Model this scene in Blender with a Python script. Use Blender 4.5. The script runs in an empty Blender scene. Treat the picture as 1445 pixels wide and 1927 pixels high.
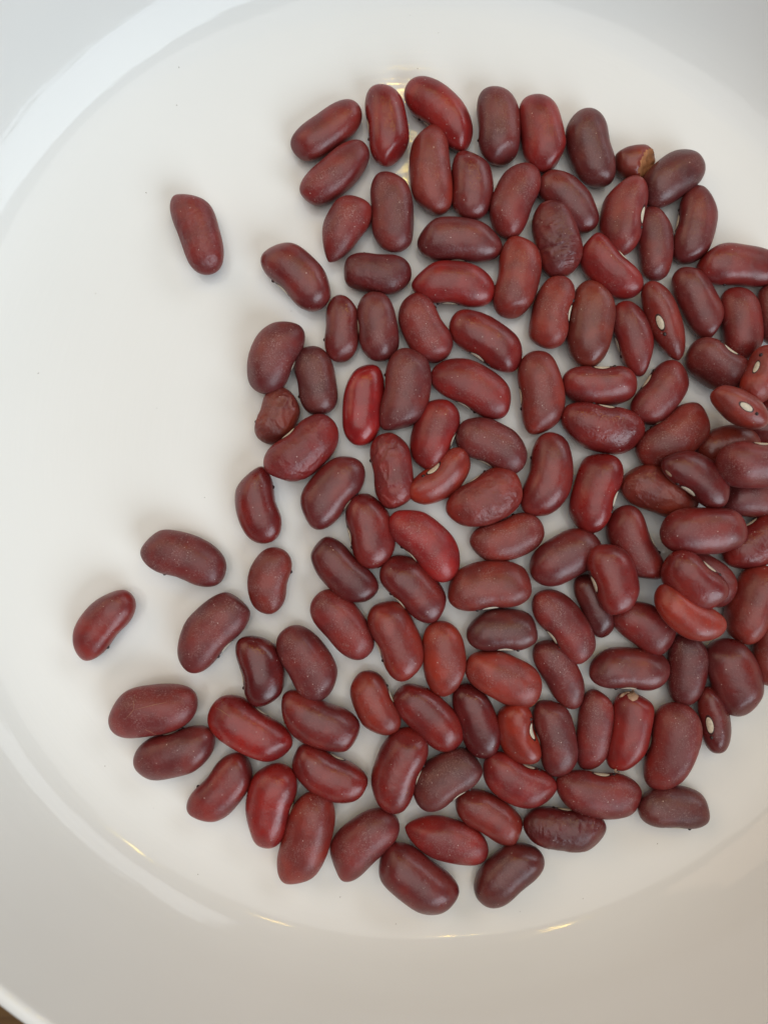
import bpy, math, random
import numpy as np
from mathutils import Matrix, Vector, noise

# ------------------------------------------------------------------ camera, world, lamps, exposure
scene = bpy.context.scene
C = scene.collection
MM = 0.001
D = 145.0                      # lens height above the bowl floor (mm)
F = 1415.0                     # focal length in photograph pixels
CX, CY = 722.5, 963.5

cam = bpy.data.cameras.new('camera')
cam.sensor_fit = 'HORIZONTAL'; cam.sensor_width = 36.0
cam.lens = 36.0 * F / 1445.0
cam.clip_start = 0.01; cam.clip_end = 20.0
cam.dof.use_dof = True; cam.dof.focus_distance = (D - 4.5) * MM; cam.dof.aperture_fstop = 13.0
cam_o = bpy.data.objects.new('camera', cam); C.objects.link(cam_o)
cam_o.location = (0, 0, D * MM)
scene.camera = cam_o

world = bpy.data.worlds.new('World'); scene.world = world; world.use_nodes = True
bg = world.node_tree.nodes['Background']
bg.inputs[0].default_value = (1.0, 0.92, 0.85, 1); bg.inputs[1].default_value = 0.05

def area(name, loc, target, sx, sy, power, col, spread=180):
    l = bpy.data.lights.new(name, 'AREA'); l.shape = 'RECTANGLE'; l.size = sx; l.size_y = sy
    l.energy = power; l.color = col; l.spread = math.radians(spread)
    o = bpy.data.objects.new(name, l); C.objects.link(o)
    o.location = loc
    d = Vector(target) - Vector(loc)
    o.rotation_euler = d.to_track_quat('-Z', 'Y').to_euler()
    return o
# daylight window, low on the lower right side of the picture
area('window_light', (1.15, -1.35, 1.15), (0, 0, 0), 1.5, 1.15, 28.0, (0.80, 0.91, 1.0))
# paler daylight from the upper right
area('far_window_light', (1.35, 1.20, 1.05), (0, 0, 0), 1.5, 0.5, 7.5, (0.90, 0.95, 1.0))
# soft light of the white ceiling, warmer towards the head of the table where the bulbs are
area('ceiling_light', (0.0, 0.2, 2.2), (0, 0.2, 0), 2.2, 2.2, 26.0, (1.0, 0.985, 0.95))
area('warm_wall_light', (-1.7, 1.35, 1.5), (0, 0, 0), 2.0, 1.3, 13.5, (1.0, 0.73, 0.52))
def spot(name, d, power, r=0.045):
    l = bpy.data.lights.new(name, 'POINT'); l.energy = power; l.color = (1.0, 0.68, 0.10)
    l.shadow_soft_size = r
    o = bpy.data.objects.new(name, l); C.objects.link(o)
    o.location = (d[0] * 1.5 / d[2], d[1] * 1.5 / d[2], 1.5)
for d in ((0.38, 0.50, 0.78), (0.23, 0.59, 0.77), (-0.10, 0.61, 0.78)):
    spot('ceiling_bulb', d, 2.6, 0.024)
spot('ceiling_bulb', (0.03, 0.437, 0.899), 1.2, 0.018)

vs = scene.view_settings
vs.view_transform = 'Standard'; vs.look = 'None'; vs.exposure = 0.0; vs.gamma = 1.0; vs.use_curve_mapping = False
scene.cycles.use_denoising = True
scene.cycles.max_bounces = 8

# ------------------------------------------------------------------ materials
def lin(c):
    return tuple(((v / 255) / 12.92 if v <= 10 else (((v / 255) + 0.055) / 1.055) ** 2.4) for v in c)

def new_mat(name):
    m = bpy.data.materials.new(name); m.use_nodes = True
    nt = m.node_tree
    return m, nt, nt.nodes['Principled BSDF']

class N:                                   # tiny node helper
    def __init__(s, nt): s.nt = nt
    def add(s, t, **kw):
        n = s.nt.nodes.new(t)
        for k, v in kw.items(): setattr(n, k, v)
        return n
    def link(s, a, b): s.nt.links.new(a, b)
    def noise(s, vec, scale, detail=3, rough=0.5):
        n = s.add('ShaderNodeTexNoise'); n.inputs['Scale'].default_value = scale
        n.inputs['Detail'].default_value = detail; n.inputs['Roughness'].default_value = rough
        s.link(vec, n.inputs['Vector']); return n.outputs['Fac']
    def ramp(s, fac, a, b, va=0.0, vb=1.0):
        n = s.add('ShaderNodeMapRange'); n.clamp = True
        n.inputs['From Min'].default_value = a; n.inputs['From Max'].default_value = b
        n.inputs['To Min'].default_value = va; n.inputs['To Max'].default_value = vb
        s.link(fac, n.inputs['Value']); return n.outputs['Result']
    def math(s, op, a, b):
        n = s.add('ShaderNodeMath', operation=op)
        for i, x in enumerate((a, b)):
            if isinstance(x, (int, float)): n.inputs[i].default_value = x
            else: s.link(x, n.inputs[i])
        return n.outputs[0]
    def mix(s, fac, a, b, mode='MIX'):
        n = s.add('ShaderNodeMix', data_type='RGBA', blend_type=mode)
        for i, x in ((0, fac), (6, a), (7, b)):
            if isinstance(x, (int, float)): n.inputs[i].default_value = x
            elif isinstance(x, tuple): n.inputs[i].default_value = (*x[:3], 1)
            else: s.link(x, n.inputs[i])
        return n.outputs[2]
    def bump(s, h, strength, dist, nrm=None):
        n = s.add('ShaderNodeBump'); n.inputs['Strength'].default_value = strength
        n.inputs['Distance'].default_value = dist; s.link(h, n.inputs['Height'])
        if nrm is not None: s.link(nrm, n.inputs['Normal'])
        return n.outputs[0]

def coords(k):
    tc = k.add('ShaderNodeTexCoord'); oi = k.add('ShaderNodeObjectInfo')
    mp = k.add('ShaderNodeVectorMath', operation='ADD')
    sc = k.add('ShaderNodeVectorMath', operation='SCALE'); sc.inputs['Scale'].default_value = 3.7
    cmb = k.add('ShaderNodeCombineXYZ')
    for i in range(3): k.link(oi.outputs['Random'], cmb.inputs[i])
    k.link(cmb.outputs[0], sc.inputs[0]); k.link(tc.outputs['Object'], mp.inputs[0]); k.link(sc.outputs[0], mp.inputs[1])
    return mp.outputs[0], oi

def bean_material(name, rough=(0.30, 0.43), dust=0.60, leather=0.20):
    m, nt, p = new_mat(name); k = N(nt)
    v, oi = coords(k)
    big = k.noise(v, 190, 2)
    mid = k.noise(v, 520, 4, 0.6)
    fine = k.noise(v, 3800, 3, 0.7)
    base = oi.outputs['Color']
    darker = k.mix(1.0, base, (0.55, 0.50, 0.58), 'MULTIPLY')
    warm = k.mix(1.0, base, (1.38, 1.36, 1.02), 'MULTIPLY')
    c = k.mix(k.ramp(big, 0.46, 0.66, 0, 0.8), base, warm)
    c = k.mix(k.ramp(big, 0.50, 0.34, 0, 0.45), c, darker)
    c = k.mix(k.ramp(mid, 0.45, 0.70, 0, 0.30), c, darker)
    # powdery dust and small pale specks of the dry skin
    df = k.math('MULTIPLY', k.ramp(fine, 0.50, 0.68), k.ramp(mid, 0.35, 0.65, 0.25, 1.0))
    df = k.math('MULTIPLY', df, k.ramp(oi.outputs['Random'], 0, 1, 0.15, 1.0))
    df = k.math('MULTIPLY', df, k.ramp(k.noise(v, 260, 3), 0.35, 0.62, 0.1, 1.0))
    c = k.mix(k.math('MULTIPLY', df, dust), c, (0.42, 0.26, 0.24))
    vo = k.add('ShaderNodeTexVoronoi', feature='F1'); vo.inputs['Scale'].default_value = 1150
    k.link(v, vo.inputs['Vector'])
    sep = k.add('ShaderNodeSeparateColor'); k.link(vo.outputs['Color'], sep.inputs[0])
    size = k.ramp(sep.outputs[0], 0.55, 1.0, 0.0, 0.14)
    spk = k.math('LESS_THAN', vo.outputs['Distance'], size)
    c = k.mix(k.math('MULTIPLY', spk, 0.65), c, (0.50, 0.36, 0.33))
    k.link(c, p.inputs['Base Color'])
    k.link(k.math('ADD', k.ramp(mid, 0.3, 0.7, rough[0], rough[1]), k.ramp(oi.outputs['Random'], 0, 1, -0.07, 0.07)), p.inputs['Roughness'])
    p.inputs['Specular IOR Level'].default_value = 0.62
    p.inputs['Subsurface Weight'].default_value = 0.0
    n1 = k.bump(mid, leather, 0.0006)
    n2 = k.bump(fine, 0.10, 0.00012, n1)
    k.link(n2, p.inputs['Normal'])
    return m

M = {}
M['skin'] = bean_material('bean_skin')
M['smooth'] = bean_material('bean_skin_polished', (0.26, 0.35), 0.25, 0.14)
M['leather'] = bean_material('bean_skin_creased', (0.30, 0.42), 0.25, 0.45)

def plain(name, col, rough=0.5, vary=0.25, scale=900):
    m, nt, p = new_mat(name); k = N(nt)
    v, oi = coords(k)
    f = k.noise(v, scale, 3)
    dark = tuple(x * (1 - vary) for x in col)
    k.link(k.mix(k.ramp(f, 0.35, 0.65), col, dark), p.inputs['Base Color'])
    p.inputs['Roughness'].default_value = rough
    k.link(k.bump(f, 0.15, 0.0003), p.inputs['Normal'])
    return m
M['eye'] = plain('hilum_cream', (0.68, 0.60, 0.47), 0.6, 0.22, 2500)
M['rim'] = plain('hilum_dark_rim', (0.045, 0.011, 0.011), 0.45)
M['nub'] = plain('bean_nub_dark', (0.025, 0.008, 0.008), 0.5)
M['tan'] = plain('split_bean_flesh', (0.45, 0.18, 0.07), 0.6, 0.35, 700)
M['crack'] = plain('skin_crack_pale', (0.33, 0.13, 0.08), 0.6)
M['flap'] = plain('torn_skin_pale', (0.50, 0.32, 0.22), 0.6, 0.4)

# glazed white porcelain
m, nt, p = new_mat('white_glaze'); k = N(nt)
tc = k.add('ShaderNodeTexCoord')
a_ = k.noise(tc.outputs['Object'], 22, 2); b_ = k.noise(tc.outputs['Object'], 160, 2)
k.link(k.mix(k.ramp(a_, 0.3, 0.7), (0.81, 0.81, 0.79), (0.785, 0.785, 0.763)), p.inputs['Base Color'])
k.link(k.ramp(k.noise(tc.outputs['Object'], 60, 3), 0.3, 0.7, 0.055, 0.095), p.inputs['Roughness'])
p.inputs['Specular IOR Level'].default_value = 0.31
sx_ = k.add('ShaderNodeSeparateXYZ'); k.link(tc.outputs['Object'], sx_.inputs[0])
rad = k.math('SQRT', k.math('ADD', k.math('MULTIPLY', sx_.outputs[0], sx_.outputs[0]), k.math('MULTIPLY', sx_.outputs[1], sx_.outputs[1])), 0)
ang = k.math('ARCTAN2', sx_.outputs[1], sx_.outputs[0])
cmb = k.add('ShaderNodeCombineXYZ'); k.link(k.math('MULTIPLY', rad, 330.0), cmb.inputs[0]); k.link(k.math('MULTIPLY', ang, 1.6), cmb.inputs[1])
ringn = k.noise(cmb.outputs[0], 1.0, 3, 0.55)          # turning marks under the glaze
n1 = k.bump(a_, 0.035, 0.004); n2 = k.bump(b_, 0.05, 0.0008, n1)
n3 = k.bump(ringn, 0.07, 0.001, n2)
k.link(n3, p.inputs['Normal'])
M['glaze'] = m

# brown wooden table
m, nt, p = new_mat('brown_wood'); k = N(nt)
tc = k.add('ShaderNodeTexCoord'); mp = k.add('ShaderNodeMapping'); mp.inputs['Scale'].default_value = (4, 60, 10)
k.link(tc.outputs['Object'], mp.inputs['Vector'])
w1 = k.noise(mp.outputs[0], 3.0, 6, 0.6)
k.link(k.mix(k.ramp(w1, 0.3, 0.7), (0.16, 0.085, 0.028), (0.07, 0.032, 0.010)), p.inputs['Base Color'])
p.inputs['Roughness'].default_value = 0.4
k.link(k.bump(w1, 0.2, 0.001), p.inputs['Normal'])
M['wood'] = m

# ------------------------------------------------------------------ the table and the bowl
def mesh_obj(name, verts, faces, mats, parent=None, mat_idx=None, smooth=True):
    me = bpy.data.meshes.new(name)
    me.from_pydata([tuple(map(float, v)) for v in verts], [], faces)
    for mm in (mats if isinstance(mats, (list, tuple)) else [mats]): me.materials.append(mm)
    me.polygons.foreach_set('use_smooth', [smooth] * len(me.polygons))
    if mat_idx is not None: me.polygons.foreach_set('material_index', mat_idx)
    me.update()
    o = bpy.data.objects.new(name, me); C.objects.link(o)
    if parent is not None: o.parent = parent
    return o

TABLE_Z = -9.0
s = 0.9
tb = mesh_obj('table_top', [(-s, -s, 0), (s, -s, 0), (s, s, 0), (-s, s, 0)], [(0, 1, 2, 3)], M['wood'], smooth=False)
tb.location = (0, 0, TABLE_Z * MM); tb['kind'] = 'structure'
tb['label'] = 'brown wooden table top under the white bowl'

BX, BY = 7.9, 9.5              # bowl axis (mm)
# slope of the inner surface (degrees) against radius: a faintly dished floor, a tight cove, a steep wall
SL = np.array([(0, 0), (61, 0), (64, .7), (68, 2.2), (72, 3.5), (76, 4.8), (82, 8.5), (86, 15), (88.5, 25), (91, 37), (94, 50), (98, 60), (102, 65), (110, 68)])
rr_ = np.arange(0, 105.81, 0.2)
sl_ = np.interp(rr_, SL[:, 0], SL[:, 1])
sl_ = np.convolve(np.pad(sl_, 5, mode='edge'), np.ones(11) / 11, 'valid')
sl_ = sl_ + 0.3 * np.sin(rr_ * 2 * math.pi / 5.1) * np.clip((rr_ - 68) / 6, 0, 1) * np.clip((88 - rr_) / 3, 0, 1)   # faint turning rings
hh_ = np.concatenate([[0], np.cumsum(np.tan(np.radians(sl_[:-1])) * 0.2)])
INNER = [(rr_[i], hh_[i]) for i in list(range(0, 300, 20)) + list(range(300, len(rr_), 3))]
r1, z1 = INNER[-1]
OUTER = [(r1 + dr, z1 + dz) for dr, dz in ((0, 0), (.45, .9), (1.1, 1.35), (2.0, 1.4), (2.8, .95), (3.1, 0), (3.0, -1.5), (1.8, -6), (-.8, -13), (-4, -21), (-9, -28))] + \
        [(91, -2.5), (80, -5), (66, -5.6), (64, -6.5), (63.5, -9.0), (60.5, -9.0), (60, -6.2), (30, -5.6), (0, -5.6)]
def cr(P, n):                   # Catmull-Rom refinement of the profile
    P = [P[0]] + list(P) + [P[-1]]; out = []
    for i in range(1, len(P) - 2):
        p0, p1, p2, p3 = [np.array(q, float) for q in P[i - 1:i + 3]]
        for j in range(n):
            t = j / n
            out.append(0.5 * (2 * p1 + (p2 - p0) * t + (2 * p0 - 5 * p1 + 4 * p2 - p3) * t * t + (3 * p1 - p0 - 3 * p2 + p3) * t ** 3))
    out.append(np.array(P[-2], float)); return out
prof = INNER[:-1] + cr(OUTER, 3)
SEG = 256
V = [(0, 0, 0)]; Fc = []
rings = [q for q in prof if q[0] > 1.0]
for r, z in rings:
    for j in range(SEG):
        a = 2 * math.pi * j / SEG
        V.append((r * MM * math.cos(a), r * MM * math.sin(a), z * MM))
for j in range(SEG): Fc.append((0, 1 + j, 1 + (j + 1) % SEG))
for i in range(len(rings) - 1):
    for j in range(SEG):
        a, b = 1 + i * SEG + j, 1 + i * SEG + (j + 1) % SEG
        Fc.append((a, a + SEG, b + SEG, b))
V.append((0, 0, -5.6 * MM)); last = 1 + (len(rings) - 1) * SEG
for j in range(SEG): Fc.append((last + j, len(V) - 1, last + (j + 1) % SEG))
bowl = mesh_obj('bowl', V, Fc, M['glaze'])
bowl.location = (BX * MM, BY * MM, 0)
bowl['label'] = 'shallow glossy white porcelain bowl holding the beans'; bowl['category'] = 'bowl'
pr = np.array(INNER)
def bowl_z(x, y):
    r = np.hypot(np.asarray(x) - BX, np.asarray(y) - BY)
    return np.interp(r, pr[:, 0], pr[:, 1])

# ------------------------------------------------------------------ the beans
COL = {'dk': (84, 33, 34), 'pm': (95, 32, 33), 'mr': (105, 30, 30), 'br': (111, 35, 30), 'rd': (115, 28, 28),
       'or': (126, 41, 32), 'cr': (125, 26, 28), 'ox': (84, 22, 24), 'cb': (105, 39, 32)}

# each row: end A, end B, visible width (photograph pixels; the eye side is on the right going from A to B),
# colour, label, options
BEANS = [
 # top rows
 (676,200, 553,289, 73, 'mr', 'maroon bean at the left end of the top row', dict(bend=.05)),
 (719,161, 733,311, 77, 'rd', 'dark red glossy bean standing upright, second from left in top row', dict(bend=.08, h=1, m='smooth')),
 (769,156, 889,270, 78, 'rd', 'long red bean slanting at the very top of the heap', dict(bend=.07, h=1, roll=4)),
 (819,404, 808,233, 77, 'br', 'long upright brownish red bean touching the slanting topmost bean', dict(bend=.09, taper=.06)),
 (691,276, 571,374, 73, 'mr', 'maroon bean tucked parallel below the leftmost top row bean', dict(bend=.06)),
 (731,321, 744,473, 79, 'pm', 'dusty plum upright bean beside the bean with the pointed tip', dict(bend=.04)),
 (615,490, 683,372, 74, 'mr', 'teardrop shaped maroon bean with pointed lower tip', dict(bend=.10, ptA=1, taper=-.10)),
 (931,165, 943,309, 80, 'pm', 'purplish maroon upright bean, fourth along the top row', dict(bend=.03, pB=3.0, nub=1)),
 (1004,179, 1034,322, 82, 'rd', 'brick red upright bean, fifth along the top row', dict(bend=.04)),
 (1134,351, 1092,208, 83, 'dk', 'dark purple brown bean leaning beside the split bean', dict(bend=.08, nub=1)),
 (1157,312, 1236,296, 64, 'cb', 'small broken bean with a split tan end', dict(bend=.0, split=1, m='smooth', pB=1.9)),
 (1211,374, 1318,297, 79, 'dk', 'dark maroon bean at the upper right corner, above the upright pair', dict(bend=.05)),
 (1163,481, 1185,334, 77, 'mr', 'upright bean with white eye on its right, below the split bean', dict(bend=.07, h=1, roll=14)),
 (1225,389, 1237,528, 67, 'pm', 'slim plum bean between two upright white-eyed beans at upper right', dict(bend=.04)),
 (1318,350, 1294,498, 75, 'pm', 'plum bean with white eye on left, rightmost of the upper right cluster', dict(bend=.06, h=1, roll=10)),
 (1309,495, 1472,507, 79, 'mr', 'long horizontal bean cut by the right edge of the picture, highest there', dict(bend=.03, nub=1)),
 (1023,328, 1119,428, 76, 'pm', 'slanting plum bean touching the top of the ribbed wrinkled bean', dict(bend=.04, taper=.05)),
 (1030,377, 1064,521, 83, 'pm', 'wide plum bean with ribbed wrinkles across its right side', dict(bend=.04, m='leather', wr=.5, wrx=1)),
 (943,444, 996,309, 77, 'mr', 'maroon bean curving left of the ribbed wrinkled bean', dict(bend=.08, nub=1)),
 (882,280, 891,414, 76, 'pm', 'shorter plum upright bean below the fourth bean of the top row', dict(bend=.03, nub=1)),
 (783,449, 945,459, 81, 'pm', 'horizontal plum bean, upper of two stacked lengthwise near the top', dict(bend=.04, h=1, roll=6, taper=.06)),
 (774,526, 931,546, 80, 'rd', 'horizontal red bean, lower of two stacked lengthwise near the top', dict(bend=.04, h=1, roll=6)),
 (986,444, 957,600, 81, 'br', 'brownish red upright bean at the right ends of two horizontal beans', dict(bend=.05, nub=1)),
 (1024,655, 1053,520, 74, 'br', 'blunt brick coloured bean with white eye against a wide brown bean', dict(bend=.05, h=1, roll=8, pA=3.4)),
 (1120,529, 1103,690, 84, 'cb', 'wide brown upright bean, right of a blunt white-eyed bean', dict(bend=.03)),
 (1197,556, 1100,450, 76, 'rd', 'bent red bean, kinked at its waist, at upper right', dict(bend=.13, h=1, roll=-4)),
 (1170,568, 1212,706, 70, 'mr', 'slim maroon bean with white eye on left and pointed lower corner', dict(bend=.04, h=1, roll=8, pB=2.0)),
 (1222,531, 1279,679, 69, 'br', 'bean rolled on edge showing a large white eye, at upper right', dict(bend=.05, h=1, roll=52, ptB=1, hs=.9)),
 (1281,504, 1345,634, 75, 'pm', 'long plum bean leaning under the cut-off horizontal bean', dict(bend=.03)),
 (1385,540, 1402,679, 78, 'mr', 'upright maroon bean near right edge, below the cut-off horizontal bean', dict(bend=.03)),
 (1458,532, 1468,650, 80, 'pm', 'sliver of a plum bean at the right edge, second highest there', dict(bend=.03)),
 (1400,722, 1298,650, 79, 'pm', 'plum bean slanting above the orange-red bean with an eye on top', dict(bend=.05, h=1, roll=8)),
 (1456,654, 1411,758, 76, 'or', 'crumpled pale red bean with small white eye at right edge', dict(bend=.06, h=1, roll=42, m='leather', wr=.2, hs=.7, up=1, sink=2.5)),
 (1331,736, 1433,801, 64, 'or', 'orange-red bean lying on its back with white eye on top', dict(bend=.04, h=1, roll=82, up=1, sink=1.2, hs=.8, pA=1.9, pB=1.9)),
 (1464,750, 1425,834, 76, 'ox', 'shadowy dark bean beneath the orange-red bean at the right edge', dict(bend=.03)),
 (1197,725, 1058,724, 73, 'mr', 'horizontal maroon bean with bright red right end', dict(bend=.05, h=1, roll=8, pA=3.6)),
 (1284,688, 1199,794, 77, 'mr', 'slanting maroon bean touching the red right end of a horizontal bean', dict(bend=.06, h=1, roll=10)),
 (1212,817, 1055,789, 85, 'mr', 'large horizontal maroon bean right of centre with faint wrinkles below', dict(bend=.07, h=1, roll=4, m='leather')),
 (1331,772, 1207,869, 86, 'br', 'large slanting brick bean partly under the glossy eyed bean', dict(bend=.05, h=1, roll=6)),
 (1312,858, 1428,822, 74, 'cb', 'brown bean half hidden between two larger beans at right', dict(bend=.03)),
 (1251,858, 1369,941, 75, 'ox', 'glossy dark crimson bean with white eye lying on top at right', dict(bend=.11, h=1, roll=22, up=1, sink=1.4, m='smooth', spot=1)),
 (1492,880, 1346,868, 85, 'mr', 'large bean lying on top, cut by right edge beside the glossy bean', dict(bend=.04, h=1, roll=6, up=1, sink=2.2)),
 (1352,930, 1500,946, 74, 'pm', 'bean under the glossy dark crimson one, cut by the right edge', dict(bend=.03)),
 (1171,901, 1313,950, 82, 'cb', 'mottled brown bean whose right end lies under the glossy eyed bean', dict(bend=.03, m='leather', wr=.20)),
 (1243,1002, 1405,996, 87, 'mr', 'big horizontal bean lying on top, below the glossy dark crimson one', dict(bend=.02, up=1, sink=3.0)),
 (1222,1097, 1167,954, 80, 'mr', 'maroon bean with curved waist, left of the big horizontal top bean', dict(bend=.13, h=1, roll=-2)),
 (1260,1046, 1378,1124, 80, 'pm', 'plum bean mostly hidden beneath a white-eyed bean at right', dict(bend=.03)),
 (1359,1134, 1252,1052, 83, 'mr', 'bean with white eye resting across an orange-red and a plum bean', dict(bend=.06, h=1, roll=6, up=1, sink=2.0)),
 (1358,1193, 1231,1113, 68, 'or', 'curved orange-red bean crossing under a white-eyed bean', dict(bend=.15, roll=-10, up=1, sink=4.6)),
 (1492,985, 1363,1053, 85, 'mr', 'maroon bean with white eye, cut by right edge at mid height', dict(bend=.05, h=1, roll=8, m='leather')),
 (1387,1209, 1449,1063, 88, 'br', 'large upright brick bean at right edge below mid height', dict(bend=.05, h=1, roll=-2)),
 (1133,1023, 1172,1158, 85, 'mr', 'fat bean with white eye on left resting on three other beans', dict(bend=.11, h=1, roll=16, up=1, sink=2.2)),
 (999,1083, 1129,1016, 83, 'pm', 'dusty plum bean whose right end tucks under a fat bean', dict(bend=.04)),
 (1096,1080, 1141,1198, 57, 'dk', 'narrow dark bean squeezed under the fat white-eyed bean', dict(bend=.04)),
 (1158,1144, 1265,1215, 77, 'mr', 'bean poking out below the fat white-eyed bean', dict(bend=.05)),
 (1014,1112, 1109,1241, 77, 'mr', 'slanting bean with white eye below, left of the narrow dark bean', dict(bend=.05, h=1, roll=16)),
 (840,1109, 1003,1099, 88, 'br', 'very large horizontal brick bean at lower centre', dict(bend=.03, h=1, roll=4)),
 (1021,990, 887,1034, 77, 'br', 'horizontal brick bean just above the very large one', dict(bend=.03, nub=1)),
 (1050,817, 1007,974, 85, 'mr', 'tall curved maroon bean right of centre, next to a bright red one', dict(bend=.11, nub=1)),
 (1096,999, 1145,852, 85, 'rd', 'bright red upright bean right of centre with eye on its right', dict(bend=.05, h=1, roll=4)),
 (861,808, 990,866, 83, 'pm', 'plum bean with a blunt angular right end near the centre', dict(bend=.05, h=1, roll=4, pB=3.6)),
 (978,901, 846,976, 89, 'br', 'big rough brick bean touching the small curled bean', dict(bend=.04, h=1, roll=0, m='leather', wr=.18)),
 (881,857, 775,941, 68, 'or', 'small curled reddish bean showing its white eye near the centre', dict(bend=.16, h=1, roll=32, hs=.95)),
 (796,881, 839,752, 79, 'rd', 'deep red bean directly above the small curled bean', dict(bend=.04, h=1, roll=2, nub=1)),
 (743,963, 857,1083, 83, 'cr', 'bright crimson bean slanting at the centre of the heap', dict(bend=.08, h=1, roll=2)),
 (726,1056, 831,1160, 81, 'pm', 'dusty plum bean parallel below the bright crimson central bean', dict(bend=.04, h=1, roll=2)),
 (728,815, 748,957, 78, 'mr', 'upright maroon bean with a puckered wrinkled top', dict(bend=.04, m='leather', wr=.26, nub=1)),
 (682,928, 709,1069, 82, 'mr', 'upright maroon bean left of the bright crimson central bean', dict(bend=.04, h=1, roll=4)),
 (702,1128, 591,1022, 77, 'ox', 'glossy dark crimson bean slanting left of centre', dict(bend=.05, nub=1, m='smooth')),
 (576,986, 673,864, 83, 'pm', 'dusty plum bean slanting below a big textured red bean', dict(bend=.04, h=1, roll=4, nub=1)),
 (627,792, 510,899, 87, 'rd', 'big textured red bean below the small wrinkled bean', dict(bend=.05, h=1, roll=4, m='leather', wr=.15)),
 (504,1021, 471,880, 77, 'mr', 'curved upright bean with dark nub at the left edge of the heap', dict(bend=.10, nub=1)),
 (494,1154, 522,1031, 73, 'br', 'short brick bean with flattened foot, between two scattered left beans', dict(bend=.05, nub=1, pA=3.0)),
 (541,733, 500,834, 74, 'cb', 'small brown bean deeply wrinkled at the left of the heap', dict(bend=.06, nub=1, m='leather', wr=.30)),
 (489,738, 547,605, 87, 'pm', 'large plum bean curving above the small wrinkled bean', dict(bend=.10, h=1, roll=2)),
 (582,651, 606,780, 73, 'dk', 'dusty dark brown squared bean right of the large curving plum bean', dict(bend=.01, pA=3.0, pB=3.4, nub=1)),
 (648,556, 637,681, 65, 'pm', 'narrow plum bean, left of an upright side-by-side pair', dict(bend=.03, nub=1)),
 (708,550, 714,679, 76, 'pm', 'wider plum bean, right of an upright side-by-side pair', dict(bend=.02, h=1, roll=-4)),
 (678,838, 690,682, 75, 'cr', 'smooth bright red upright bean in the left part of the heap', dict(bend=.05, m='smooth')),
 (775,656, 744,817, 87, 'pm', 'tall dusty plum bean right of the smooth bright red one', dict(bend=.09, nub=1)),
 (832,679, 766,557, 77, 'mr', 'slanting maroon bean right of the upright side-by-side pair', dict(bend=.03, nub=1)),
 (850,599, 980,682, 81, 'mr', 'maroon bean with white eye below, upper of two parallel slanting beans', dict(bend=.06, h=1, roll=12)),
 (816,691, 962,769, 82, 'rd', 'red bean with eye below, lower of two parallel slanting beans', dict(bend=.06, h=1, roll=6)),
 (1009,661, 1021,819, 83, 'br', 'upright kidney shaped bean with white eye on left, right of centre top', dict(bend=.10, h=1, roll=4)),
 # strays and the left part
 (346,359, 397,514, 76, 'mr', 'lone bean lying apart at the upper left', dict(bend=.05, m='leather', wr=.12)),
 (505,467, 613,572, 84, 'pm', 'plum bean with white eye below, jutting left at upper heap', dict(bend=.10, h=1, roll=2)),
 (774,517, 644,510, 75, 'ox', 'dark crimson horizontal bean below the pointed teardrop bean', dict(bend=.01, nub=1, m='leather')),
 (267,1023, 425,1078, 84, 'pm', 'stray horizontal maroon bean at left, above two more strays', dict(bend=.04, nub=1)),
 (144,1233, 244,1117, 74, 'mr', 'leftmost stray bean lying apart from the heap', dict(bend=.06, nub=1)),
 (343,1252, 459,1125, 88, 'pm', 'large stray plum bean slanting, with pale eye on its lower right', dict(bend=.08, h=1, roll=0)),
 (473,1196, 504,1330, 81, 'ox', 'glossy dark kidney shaped bean at lower left', dict(bend=.13, nub=1, h=1, roll=-6, m='smooth')),
 (538,1183, 617,1312, 87, 'pm', 'squared plum bean right of the glossy dark kidney shaped bean', dict(bend=.05, pA=3.0)),
 (595,1121, 696,1231, 79, 'mr', 'maroon bean slanting above the squared plum bean', dict(bend=.02, taper=.04)),
 (716,1131, 774,1277, 83, 'br', 'brick bean with eye on left, below the dusty central plum bean', dict(bend=.05, h=1, roll=4)),
 (827,1169, 843,1311, 78, 'or', 'orange-brown upright bean below the very large horizontal bean', dict(bend=.03)),
 (878,1192, 1014,1184, 76, 'dk', 'dark horizontal bean directly under the very large brick bean', dict(bend=.05, h=1, roll=4)),
 (880,1242, 1014,1311, 85, 'or', 'orange-red bean slanting under the dark horizontal bean', dict(bend=.04)),
 (1019,1205, 1088,1331, 67, 'pm', 'slim plum bean between the orange-red bean and a dusty horizontal one', dict(bend=.03)),
 (1109,1257, 1259,1262, 78, 'pm', 'dusty plum horizontal bean above the torn red bean', dict(bend=.04, h=1, roll=-2)),
 (1298,1190, 1287,1328, 76, 'ox', 'dark crimson upright bean beneath the curved orange-red bean', dict(bend=.02)),
 (1355,1203, 1404,1345, 92, 'pm', 'large plum bean at lower right beside the right edge', dict(bend=.04)),
 (1456,1163, 1450,1290, 78, 'br', 'sliver of a bean at the right edge, lowest there', dict(bend=.03)),
 # lower left
 (205,1353, 371,1321, 92, 'mr', 'maroon bean with pale cracks across its skin at lower left', dict(bend=.02, cracks=1, pA=3.0, pB=2.8)),
 (406,1393, 253,1440, 83, 'pm', 'dark bean with pale eye hugging the cracked bean from below', dict(bend=.04, h=1, roll=6)),
 (542,1418, 399,1328, 89, 'rd', 'large red bean with a skin tear at its upper left end', dict(bend=.06, h=1, roll=4, cracks=2)),
 (675,1391, 526,1323, 88, 'mr', 'large maroon bean below the squared plum bean', dict(bend=.09, nub=1)),
 (731,1383, 681,1265, 75, 'br', 'short brown-red bean with eye on right at lower centre', dict(bend=.07, h=1, roll=4, nub=1)),
 (751,1294, 862,1404, 79, 'mr', 'maroon bean slanting down beside the short brown-red eyed bean', dict(bend=.03)),
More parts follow.
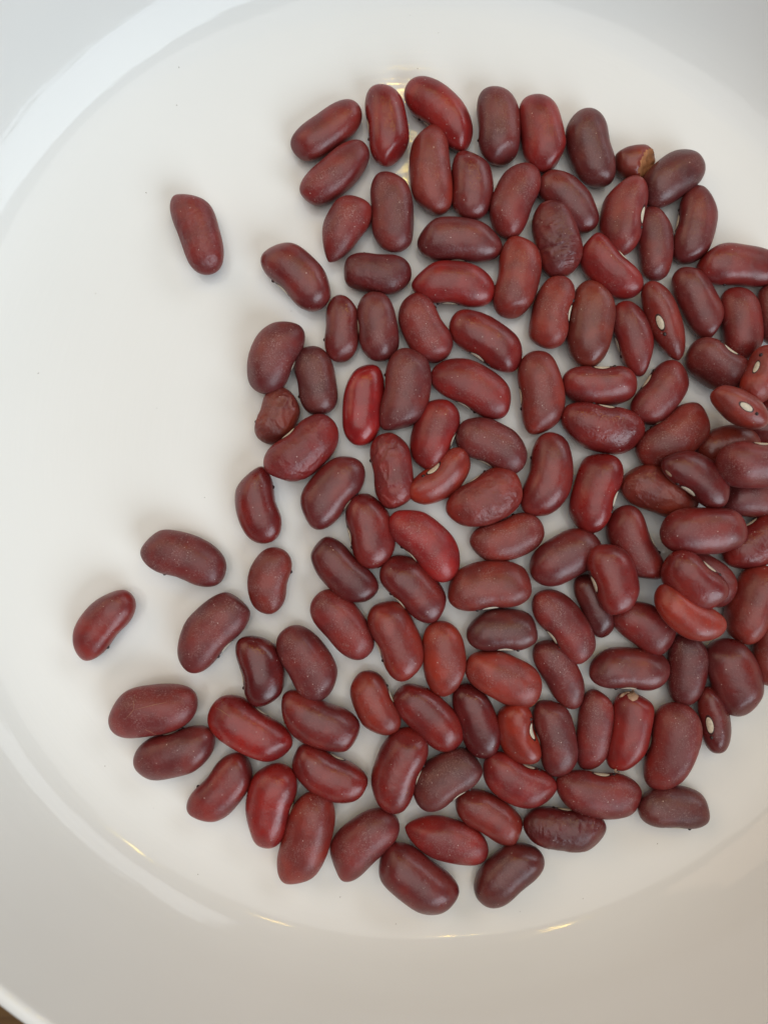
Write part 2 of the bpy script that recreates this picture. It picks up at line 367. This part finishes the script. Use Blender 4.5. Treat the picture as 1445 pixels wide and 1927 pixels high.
 (875,1286, 919,1426, 74, 'ox', 'smooth dark red upright bean below the orange-brown one', dict(bend=.02, m='smooth')),
 (995,1437, 958,1323, 70, 'or', 'small curled bean with white eye on right and orange lower tip', dict(bend=.16, h=1, roll=24, m='smooth')),
 (1031,1314, 1056,1460, 74, 'pm', 'plum bean facing the curled bean, its eye on the left', dict(bend=.08, h=1, roll=6)),
 (1127,1295, 1108,1452, 66, 'mr', 'narrow dusty maroon bean left of the torn red bean', dict(bend=.02)),
 (1195,1303, 1169,1454, 76, 'rd', 'glossy red bean with torn ragged skin at its top', dict(bend=.06, h=1, roll=0, m='smooth', torn=1, pA=6.0, taper=-.03)),
 (1281,1324, 1245,1488, 98, 'mr', 'biggest kidney shaped bean at lower right with eye on left', dict(bend=.10, h=1, roll=4)),
 (1333,1292, 1354,1419, 60, 'pm', 'small narrow bean on edge showing a white eye at lower right', dict(bend=.04, h=1, roll=50)),
 (1201,1517, 1339,1525, 78, 'dk', 'dark brown bean at the lower right corner of the heap', dict(bend=.05, h=1, roll=-8, taper=.03)),
 (1208,1501, 1046,1484, 84, 'mr', 'horizontal maroon bean with white eye on top, below the torn bean', dict(bend=.07, h=1, roll=16)),
 (1140,1568, 985,1551, 78, 'ox', 'dark wrinkled blunt bean with eye above, bottom right', dict(bend=.01, h=1, roll=10, pA=3.4, pB=3.2, m='leather', wr=.32, wrx=1)),
 (1042,1500, 910,1436, 80, 'rd', 'curved red bean with white eye on its upper edge, lower centre', dict(bend=.13, h=1, roll=14)),
 (782,1506, 902,1423, 85, 'dk', 'dark dusty bean slanting left of the curved red bean', dict(bend=.06, h=1, roll=-2, pB=3.0)),
 (860,1502, 985,1573, 73, 'br', 'brown-red bean slanting below the curved red bean', dict(bend=.01, nub=1)),
 (760,1557, 918,1604, 81, 'rd', 'red bean with a pointed left end near the bottom', dict(bend=.02, ptA=1)),
 (900,1693, 1012,1598, 87, 'dk', 'dark squared bean, lowest on the right of the bottom row', dict(bend=.06, pB=3.4, nub=1)),
 (852,1706, 718,1603, 95, 'pm', 'very large plum bean, the lowest bean of all', dict(bend=.05)),
 (625,1641, 742,1534, 87, 'mr', 'maroon bean left of the lowest very large plum bean', dict(bend=.06)),
 (601,1492, 549,1666, 88, 'br', 'long upright dusty red bean at the bottom left', dict(bend=.04)),
 (494,1593, 526,1437, 87, 'rd', 'deep red upright bean with eye against the long dusty red bean', dict(bend=.05, h=1, roll=2)),
 (466,1427, 366,1542, 79, 'mr', 'maroon bean slanting under the large torn-skinned red bean', dict(bend=.07, nub=1)),
 (688,1492, 550,1420, 82, 'mr', 'bean with pale eye on top, red at its left end, lower left of centre', dict(bend=.08, h=1, roll=8)),
 (723,1524, 780,1372, 87, 'mr', 'upright maroon bean with small eye at right, bottom centre', dict(bend=.07, h=1, roll=-2)),
]

HS = 0.4; HN = 600                         # height map cell (mm)
Hmap = np.zeros((HN, HN))
gx = (np.arange(HN) - HN / 2 + 0.5) * HS
GX, GY = np.meshgrid(gx, gx, indexing='ij')
Hmap[:] = bowl_z(GX, GY)
def cell(P):
    return np.clip((P[:, 0] / HS + HN / 2).astype(int), 2, HN - 3), np.clip((P[:, 1] / HS + HN / 2).astype(int), 2, HN - 3)

def spow(x, e): return np.sign(x) * np.abs(x) ** e

class Bean:
    def __init__(s, i, row):
        s.rng = random.Random(1000 + i)
        s.ax, s.ay, s.bx, s.by, s.w, s.col, s.label, s.o = row
        g = s.o.get
        s.bend = g('bend', .04) * 1.25; s.roll = math.radians(g('roll', -6 if not (g('h') or g('nub')) else 0))
        s.pA = g('pA', s.rng.uniform(2.7, 3.2)); s.pB = g('pB', s.rng.uniform(2.7, 3.2))
        s.ptA = 1.35 if g('ptA') else 2.15; s.ptB = 1.45 if g('ptB') else 2.15
        if g('ptA'): s.pA = 2.0
        if g('ptB'): s.pB = 2.0
        s.taper = g('taper', s.rng.uniform(-.05, .05)); s.shear = s.rng.uniform(-.16, .16); s.ess = s.rng.uniform(-.07, .07)
        s.up = g('up', 0)
        s.ph = [s.rng.uniform(0, 6.28) for _ in range(10)]
        s.tr = s.rng.uniform(.76, .84)      # thickness to width
    def dims(s, h):
        k = (D - h) / F
        A = np.array([(s.ax - CX) * k, -(s.ay - CY) * k]); B = np.array([(s.bx - CX) * k, -(s.by - CY) * k])
        c = (A + B) / 2; d = B - A; L = np.linalg.norm(d); s.hd = d / L
        hdir = np.array([s.hd[1], -s.hd[0]])        # side of the eye
        if s.o.get('h') and s.o.get('roll', 0) < 40:
            s.roll = max(math.radians(-14), math.radians(s.o.get('roll', 0) + 7) + math.atan(float(c @ hdir) / (D - h)))
        wv = s.w * 1.05 * k / 2; lv = L / 2 * 1.01
        rt = math.sqrt(math.cos(s.roll) ** 2 + (s.tr * math.sin(s.roll)) ** 2)
        w0 = wv / rt; cz = w0 * math.sqrt((s.tr * math.cos(s.roll)) ** 2 + math.sin(s.roll) ** 2)
        tn = c / (D - h)                    # slant of the view there
        nx = abs(tn @ s.hd); ny = abs(tn @ np.array([-s.hd[1], s.hd[0]]))
        wv = math.sqrt(max(wv ** 2 - (cz * ny) ** 2, (0.8 * wv) ** 2)); lv = math.sqrt(lv ** 2 - (0.6 * cz * nx) ** 2)
        s.W = wv / rt; s.T = s.W * s.tr; s.L = lv; s.c = c; s.cz = cz
    def surf(s, t, phi, off=0.0):
        t = np.asarray(t, float); phi = np.asarray(phi, float)
        at = np.clip(np.abs(t), 0, 1)
        p = np.where(t < 0, s.pA, s.pB); q = np.where(t < 0, s.ptA, s.ptB)
        r = np.clip(1 - at ** p, 0, 1) ** (1 / q)
        r = r * (1 - s.taper * t)
        dphi = np.abs(np.angle(np.exp(1j * (phi - math.pi))))
        hasdent = (0.20 if s.bend > .17 else 0.10) if (s.o.get('h') or s.o.get('nub')) else 0.03
        r2 = 1 - hasdent * np.exp(-(t / 0.33) ** 2) * np.exp(-(dphi / 0.75) ** 2)
        a = s.ph
        lump = 1 + 0.020 * np.sin(2.3 * t + a[0] + 1.0 * np.cos(phi + a[1])) + 0.020 * np.sin(4.1 * t + a[2]) * np.cos(phi + a[3]) \
                 + 0.020 * np.cos(2 * phi + a[4]) * np.cos(3 * t + a[5]) + 0.009 * np.sin(7 * t + a[6]) * np.sin(3 * phi + a[7])
        e = 0.94
        cy = spow(np.cos(phi), e) * r * r2 * lump; sz = spow(np.sin(phi), e) * r * lump
        x = s.L * t * (1 - 0.0 * at)
        y = cy * (s.W + off) + s.bend * 2 * s.L * ((1 - t ** 2) - 0.5) * 0.5
        x = x + s.shear * cy * s.W * at
        y = y + s.ess * s.W * (t ** 3 - 0.6 * t)
        z = sz * (s.T + off)
        return np.stack(np.broadcast_arrays(x, y, z), -1)
    def grid(s, nr, ns):
        th = np.linspace(0, math.pi, nr + 1)[1:-1]
        c = -np.cos(th)
        p = np.where(c < 0, s.pA, s.pB)
        t = np.sign(c) * np.abs(c) ** (2 / p)
        phi = np.linspace(0, 2 * math.pi, ns, endpoint=False)
        P = s.surf(t[:, None], phi[None, :])
        body = P.reshape(-1, 3)
        ends = s.surf(np.array([-1.0, 1.0]), np.array([0.0, 0.0]))
        return np.vstack([body, ends])
    def place(s, z):
        yaw = math.atan2(s.hd[1], s.hd[0])
        return Matrix.Translation((s.c[0], s.c[1], z)) @ Matrix.Rotation(yaw, 4, 'Z') @ Matrix.Rotation(s.o.get('pitch', 0), 4, 'Y') @ Matrix.Rotation(-s.roll, 4, 'X')

def wrinkle(s, V):
    """crease the skin of a shrivelled bean"""
    amp = s.o['wr']; out = V.copy(); n = V / np.maximum(np.linalg.norm(V, axis=1, keepdims=True), 1e-6)
    sx = s.ph[8] * 10
    for i, v in enumerate(V):
        if s.o.get('wrx'):                  # ribs across the bean
            q = Vector((v[0] * 1.0 + sx, v[1] * 0.25, v[2] * 0.25))
        else:
            q = Vector((v[0] * 0.34 + sx, v[1] * 0.5, v[2] * 0.5))
        a = noise.noise(q + Vector((noise.noise(q * 0.7), 0, 0)) * 0.8)
        b = noise.noise(q * 2.1)
        f = 0.35 - (1 - min(abs(a) * 4.5, 1.0)) - 0.30 * (1 - min(abs(b) * 3.5, 1.0))
        m = max(0.0, min(1.0, 0.5 + 1.4 * noise.noise(Vector((v[0] * 0.16 + sx, v[1] * 0.2, 5)))))
        tp = max(0.0, min(1.0, (v[2] / s.T - 0.05) / 0.5)); out[i] = v - n[i] * amp * f * m * tp
    return out

def grid_faces(nr, ns):
    f = []
    for i in range(nr - 2):
        for j in range(ns):
            a, b = i * ns + j, i * ns + (j + 1) % ns
            f.append((a, b, b + ns, a + ns))
    e0 = (nr - 1) * ns; e1 = e0 + 1
    for j in range(ns):
        f.append((e0, (j + 1) % ns, j)); l = (nr - 2) * ns
        f.append((e1, l + j, l + (j + 1) % ns))
    return f

def patch(s, t0, phi0, a, b, off0, off1, rings, seg=20, bend=0.0):
    """small domed patch that follows the bean skin; a, b half sizes in mm"""
    pts = []; fc = []
    for kx, rho in enumerate(rings):
        for j in range(seg):
            an = 2 * math.pi * j / seg
            t = t0 + a * rho * math.cos(an) / s.L
            ph = phi0 + (b * rho * math.sin(an)) / (s.T * 0.95)
            pts.append(s.surf(t, ph, off0 + (off1 - off0) * max(0.0, 1 - rho * rho)))
    pts.append(s.surf(t0, phi0, off1)); cN = len(pts) - 1
    for j in range(seg): fc.append((cN, j, (j + 1) % seg))
    for kx in range(len(rings) - 1):
        for j in range(seg):
            p, q = kx * seg + j, kx * seg + (j + 1) % seg
            fc.append((p, p + seg, q + seg, q))
    return np.array(pts), fc

def ribbon(s, pts_tp, width, off):
    """thin raised line on the skin through (t, phi) points"""
    P = np.array(pts_tp, float); n = 24; u = np.linspace(0, len(P) - 1, n)
    t = np.interp(u, range(len(P)), P[:, 0]); ph = np.interp(u, range(len(P)), P[:, 1])
    r = random.Random(int(abs(P[0][0]) * 1e4))
    t = t + np.array([r.uniform(-.008, .008) for _ in u]); vs_ = []; fc = []
    for i in range(n):
        c = s.surf(t[i], ph[i], off)
        j = min(i + 1, n - 1); k0 = max(i - 1, 0)
        d = s.surf(t[j], ph[j], off) - s.surf(t[k0], ph[k0], off); d /= np.linalg.norm(d)
        nn = np.array([0, c[1] / s.W ** 2, c[2] / s.T ** 2]); nn /= np.linalg.norm(nn)
        sd = np.cross(d, nn) * width * (0.35 + 0.65 * math.sin(math.pi * (i + .5) / n))
        vs_ += [c - sd - nn * .05, c + nn * .03, c + sd - nn * .05]
    for i in range(n - 1):
        for q in (0, 1):
            fc.append((3 * i + q, 3 * i + q + 1, 3 * i + q + 4, 3 * i + q + 3))
    return np.array(vs_), fc

beans = [Bean(i, r) for i, r in enumerate(BEANS)]
order = [b for b in beans if not b.up] + [b for b in beans if b.up]
for b in order:
    z = 4.0
    for it in range(3):
        b.dims(z)
        Gs = b.grid(26, 22)
        m0 = b.place(0)
        R = np.array(m0)[:3, :3]; P = Gs @ R.T + np.array([b.c[0], b.c[1], 0])
        if b.up:
            ix, iy = cell(P); need = np.max(Hmap[ix, iy] - P[:, 2]) - b.o.get('sink', 1.0)
            need = max(need, np.max(bowl_z(P[:, 0], P[:, 1]) - P[:, 2]))
        else:
            need = np.max(bowl_z(P[:, 0], P[:, 1]) - P[:, 2])
        z = need
    b.z = z
    P[:, 2] += z
    ix, iy = cell(P)
    for dx in (-1, 0, 1):
        for dy in (-1, 0, 1):
            np.maximum.at(Hmap, (ix + dx, iy + dy), P[:, 2])

for i, b in enumerate(beans):
    o_ = b.o; fineg = 'wr' in o_
    nr, ns = (110, 96) if fineg else (44, 36)
    Vb = b.grid(nr, ns)
    if fineg: Vb = wrinkle(b, Vb)
    for _ in range(4):                       # flattened sides, no two beans alike
        fa = b.rng.uniform(0, 6.28); el = b.rng.uniform(-.1, .45 if o_.get('m') == 'smooth' else .85)
        nv = np.array([math.cos(fa) * math.cos(el), abs(math.sin(fa)) * math.cos(el), math.sin(el)])
        dv = Vb @ nv; lim = dv.max() * b.rng.uniform(.87, .95)
        sw = 0.045 * dv.max(); ex = sw * np.logaddexp(0, (dv - lim) / sw); Vb = Vb - np.outer(ex * 0.62, nv)
    fc = grid_faces(nr, ns)
    mat = M[o_.get('m', 'skin')]
    mats = [mat]; idx = None
    if o_.get('split'):
        # the right end has broken away: an oblique tan face with ragged edge
        nrm = np.array([0.60, -0.42, 0.68]); nrm /= np.linalg.norm(nrm); dd = b.L * 0.46
        dist = Vb @ nrm - dd
        cut = dist > 0
        hit = np.where(cut)[0]
        Vb[hit] -= np.outer(dist[hit], nrm) * 0.86
        Vb[hit] += np.outer(np.array([noise.noise(Vector(v) * 1.1) for v in Vb[hit]]) * 0.35, nrm)
        mats = [mat, M['tan']]; cs = set(hit.tolist())
        idx = [1 if all(q in cs for q in f) else 0 for f in fc]
    Vb = Vb * MM
    # faces point outwards
    ob = mesh_obj('kidney_bean', Vb, fc, mats, mat_idx=idx)
    mw = b.place(b.z)
    loc, rot, sc_ = mw.decompose()
    ob.location = loc * MM; ob.rotation_mode = 'QUATERNION'; ob.rotation_quaternion = rot
    jit = [b.rng.uniform(.92, 1.08) for _ in range(2)]
    cl = lin(COL[b.col]); ob.color = (cl[0] * 1.15 * jit[0], cl[1] * 1.05 * jit[0] * jit[1], cl[2] * jit[0] * jit[1], 1)
    ob['label'] = b.label; ob['category'] = 'bean'; ob['group'] = 'dried red kidney beans in the white bowl'
    sd = 1 if b.rng.random() < .5 else -1
    t0 = 0.02 * sd; phi0 = math.pi
    if o_.get('h'):
        hs = o_.get('hs', 1.0)
        P1, f1 = patch(b, t0, phi0, 1.5 * hs, 0.56 * hs, 0.05, 0.20, [.25, .5, .75, .92, 1.0])
        nA = len(P1); nF = len(f1)
        P2, f2 = patch(b, t0, phi0, 1.5 * hs, 0.56 * hs, 0.05, 0.05, [1.0, 1.15, 1.38])
        f2 = [q for q in f2 if (len(P2) - 1) not in q]
        P2[40:60] = np.array([b.surf(t0 + 1.5 * hs * 1.38 * math.cos(2 * math.pi * j / 20) / b.L, phi0 + .56 * hs * 1.38 * math.sin(2 * math.pi * j / 20) / (b.T * .95), -0.05) for j in range(20)])
        allf = f1 + [tuple(q + nA for q in f) for f in f2]
        hil = mesh_obj('hilum', np.vstack([P1, P2]) * MM, allf, [M['eye'], M['rim']], ob, [0] * nF + [1] * len(f2))
        hil['label'] = 'cream white eye'
    if o_.get('nub') or o_.get('h'):
        tn = t0 + sd * 2.35 / b.L
        P1, f1 = patch(b, tn, phi0, 0.42, 0.32, -0.05, 0.28, [.35, .7, 1.0], 10)
        mesh_obj('nub', P1 * MM, f1, M['nub'], ob)
    if o_.get('spot'):
        P1, f1 = patch(b, -0.72, math.pi - .25, 0.75, 0.42, 0.02, 0.10, [.4, .8, 1.0], 14)
        mesh_obj('scar', P1 * MM, f1, M['flap'], ob)['label'] = 'small tan scar'
    up_ = math.pi / 2
    if o_.get('cracks') == 1:
        for pts in ([(-.22, up_ + .95 - 1.9), (-.25, up_ - .35), (-.45, up_ - .1)], [(-.25, up_ - .35), (.45, up_ - .45)],
                    [(.05, up_ + .95), (-.02, up_ + .62), (-.10, up_ + .45)]):
            P1, f1 = ribbon(b, pts, .055, .02)
            mesh_obj('crack', P1 * MM, f1, M['crack'], ob)
    if o_.get('cracks') == 2:
        P1, f1 = ribbon(b, [(.97, up_ + .0), (.78, up_ + .15), (.52, up_ + .18), (.47, up_ + .1)], .07, .02)
        mesh_obj('crack', P1 * MM, f1, M['crack'], ob)
    if o_.get('torn'):
        for (t_, p_, a_, b_, h_) in ((-.96, up_ + .15, .9, 1.5, .45), (-.95, up_ + 1.0, .8, .6, .7), (.93, up_ + .5, .6, .4, .35)):
            P1, f1 = patch(b, t_, p_, a_, b_, .02, h_, [.4, .75, 1.0], 9)
            r = random.Random(int(t_ * -100) + 7)
            P1 = P1 + np.array([[r.uniform(-.22, .22) for _ in range(3)] for _ in P1])
            mesh_obj('torn_skin_flap', P1 * MM, f1, M['flap'], ob)['label'] = 'pale ragged flap of torn skin'

# ------------------------------------------------------------------ tiny specks of dust in the bowl
r = random.Random(5); V = []; Fc = []
spots_px = [(385, 936), (332, 196), (786, 128), (772, 25), (295, 35), (72, 702), (180, 552), (197, 1443), (288, 1522), (548, 585),
            (1238, 1590), (640, 1690), (745, 1745), (5, 160), (825, 60), (275, 362), (295, 768), (1100, 1698), (980, 1720), (368, 1655)]
for (px, py) in spots_px:
    kk = D / F; x = (px - CX) * kk; y = -(py - CY) * kk; z = float(bowl_z(x, y)); x *= (D - z) / D; y *= (D - z) / D
    z = float(bowl_z(x, y)); sz = r.uniform(.05, .12); an = r.uniform(0, 3.14); n0 = len(V)
    for dx, dy, dz in ((1.6, 0, .02), (0, .7, .02), (-1.4, 0, .02), (0, -.7, .02), (0, 0, .7)):
        V.append(((x + sz * (dx * math.cos(an) - dy * math.sin(an))) * MM, (y + sz * (dx * math.sin(an) + dy * math.cos(an))) * MM, (z + sz * dz + .02) * MM))
    Fc += [(n0, n0 + 1, n0 + 4), (n0 + 1, n0 + 2, n0 + 4), (n0 + 2, n0 + 3, n0 + 4), (n0 + 3, n0, n0 + 4)]
cr_ = mesh_obj('crumbs', V, Fc, plain('crumb_brown', (0.20, 0.15, 0.12), .8), smooth=False)
cr_['kind'] = 'stuff'; cr_['label'] = 'tiny dark crumbs scattered over the white bowl'; cr_['category'] = 'crumbs'
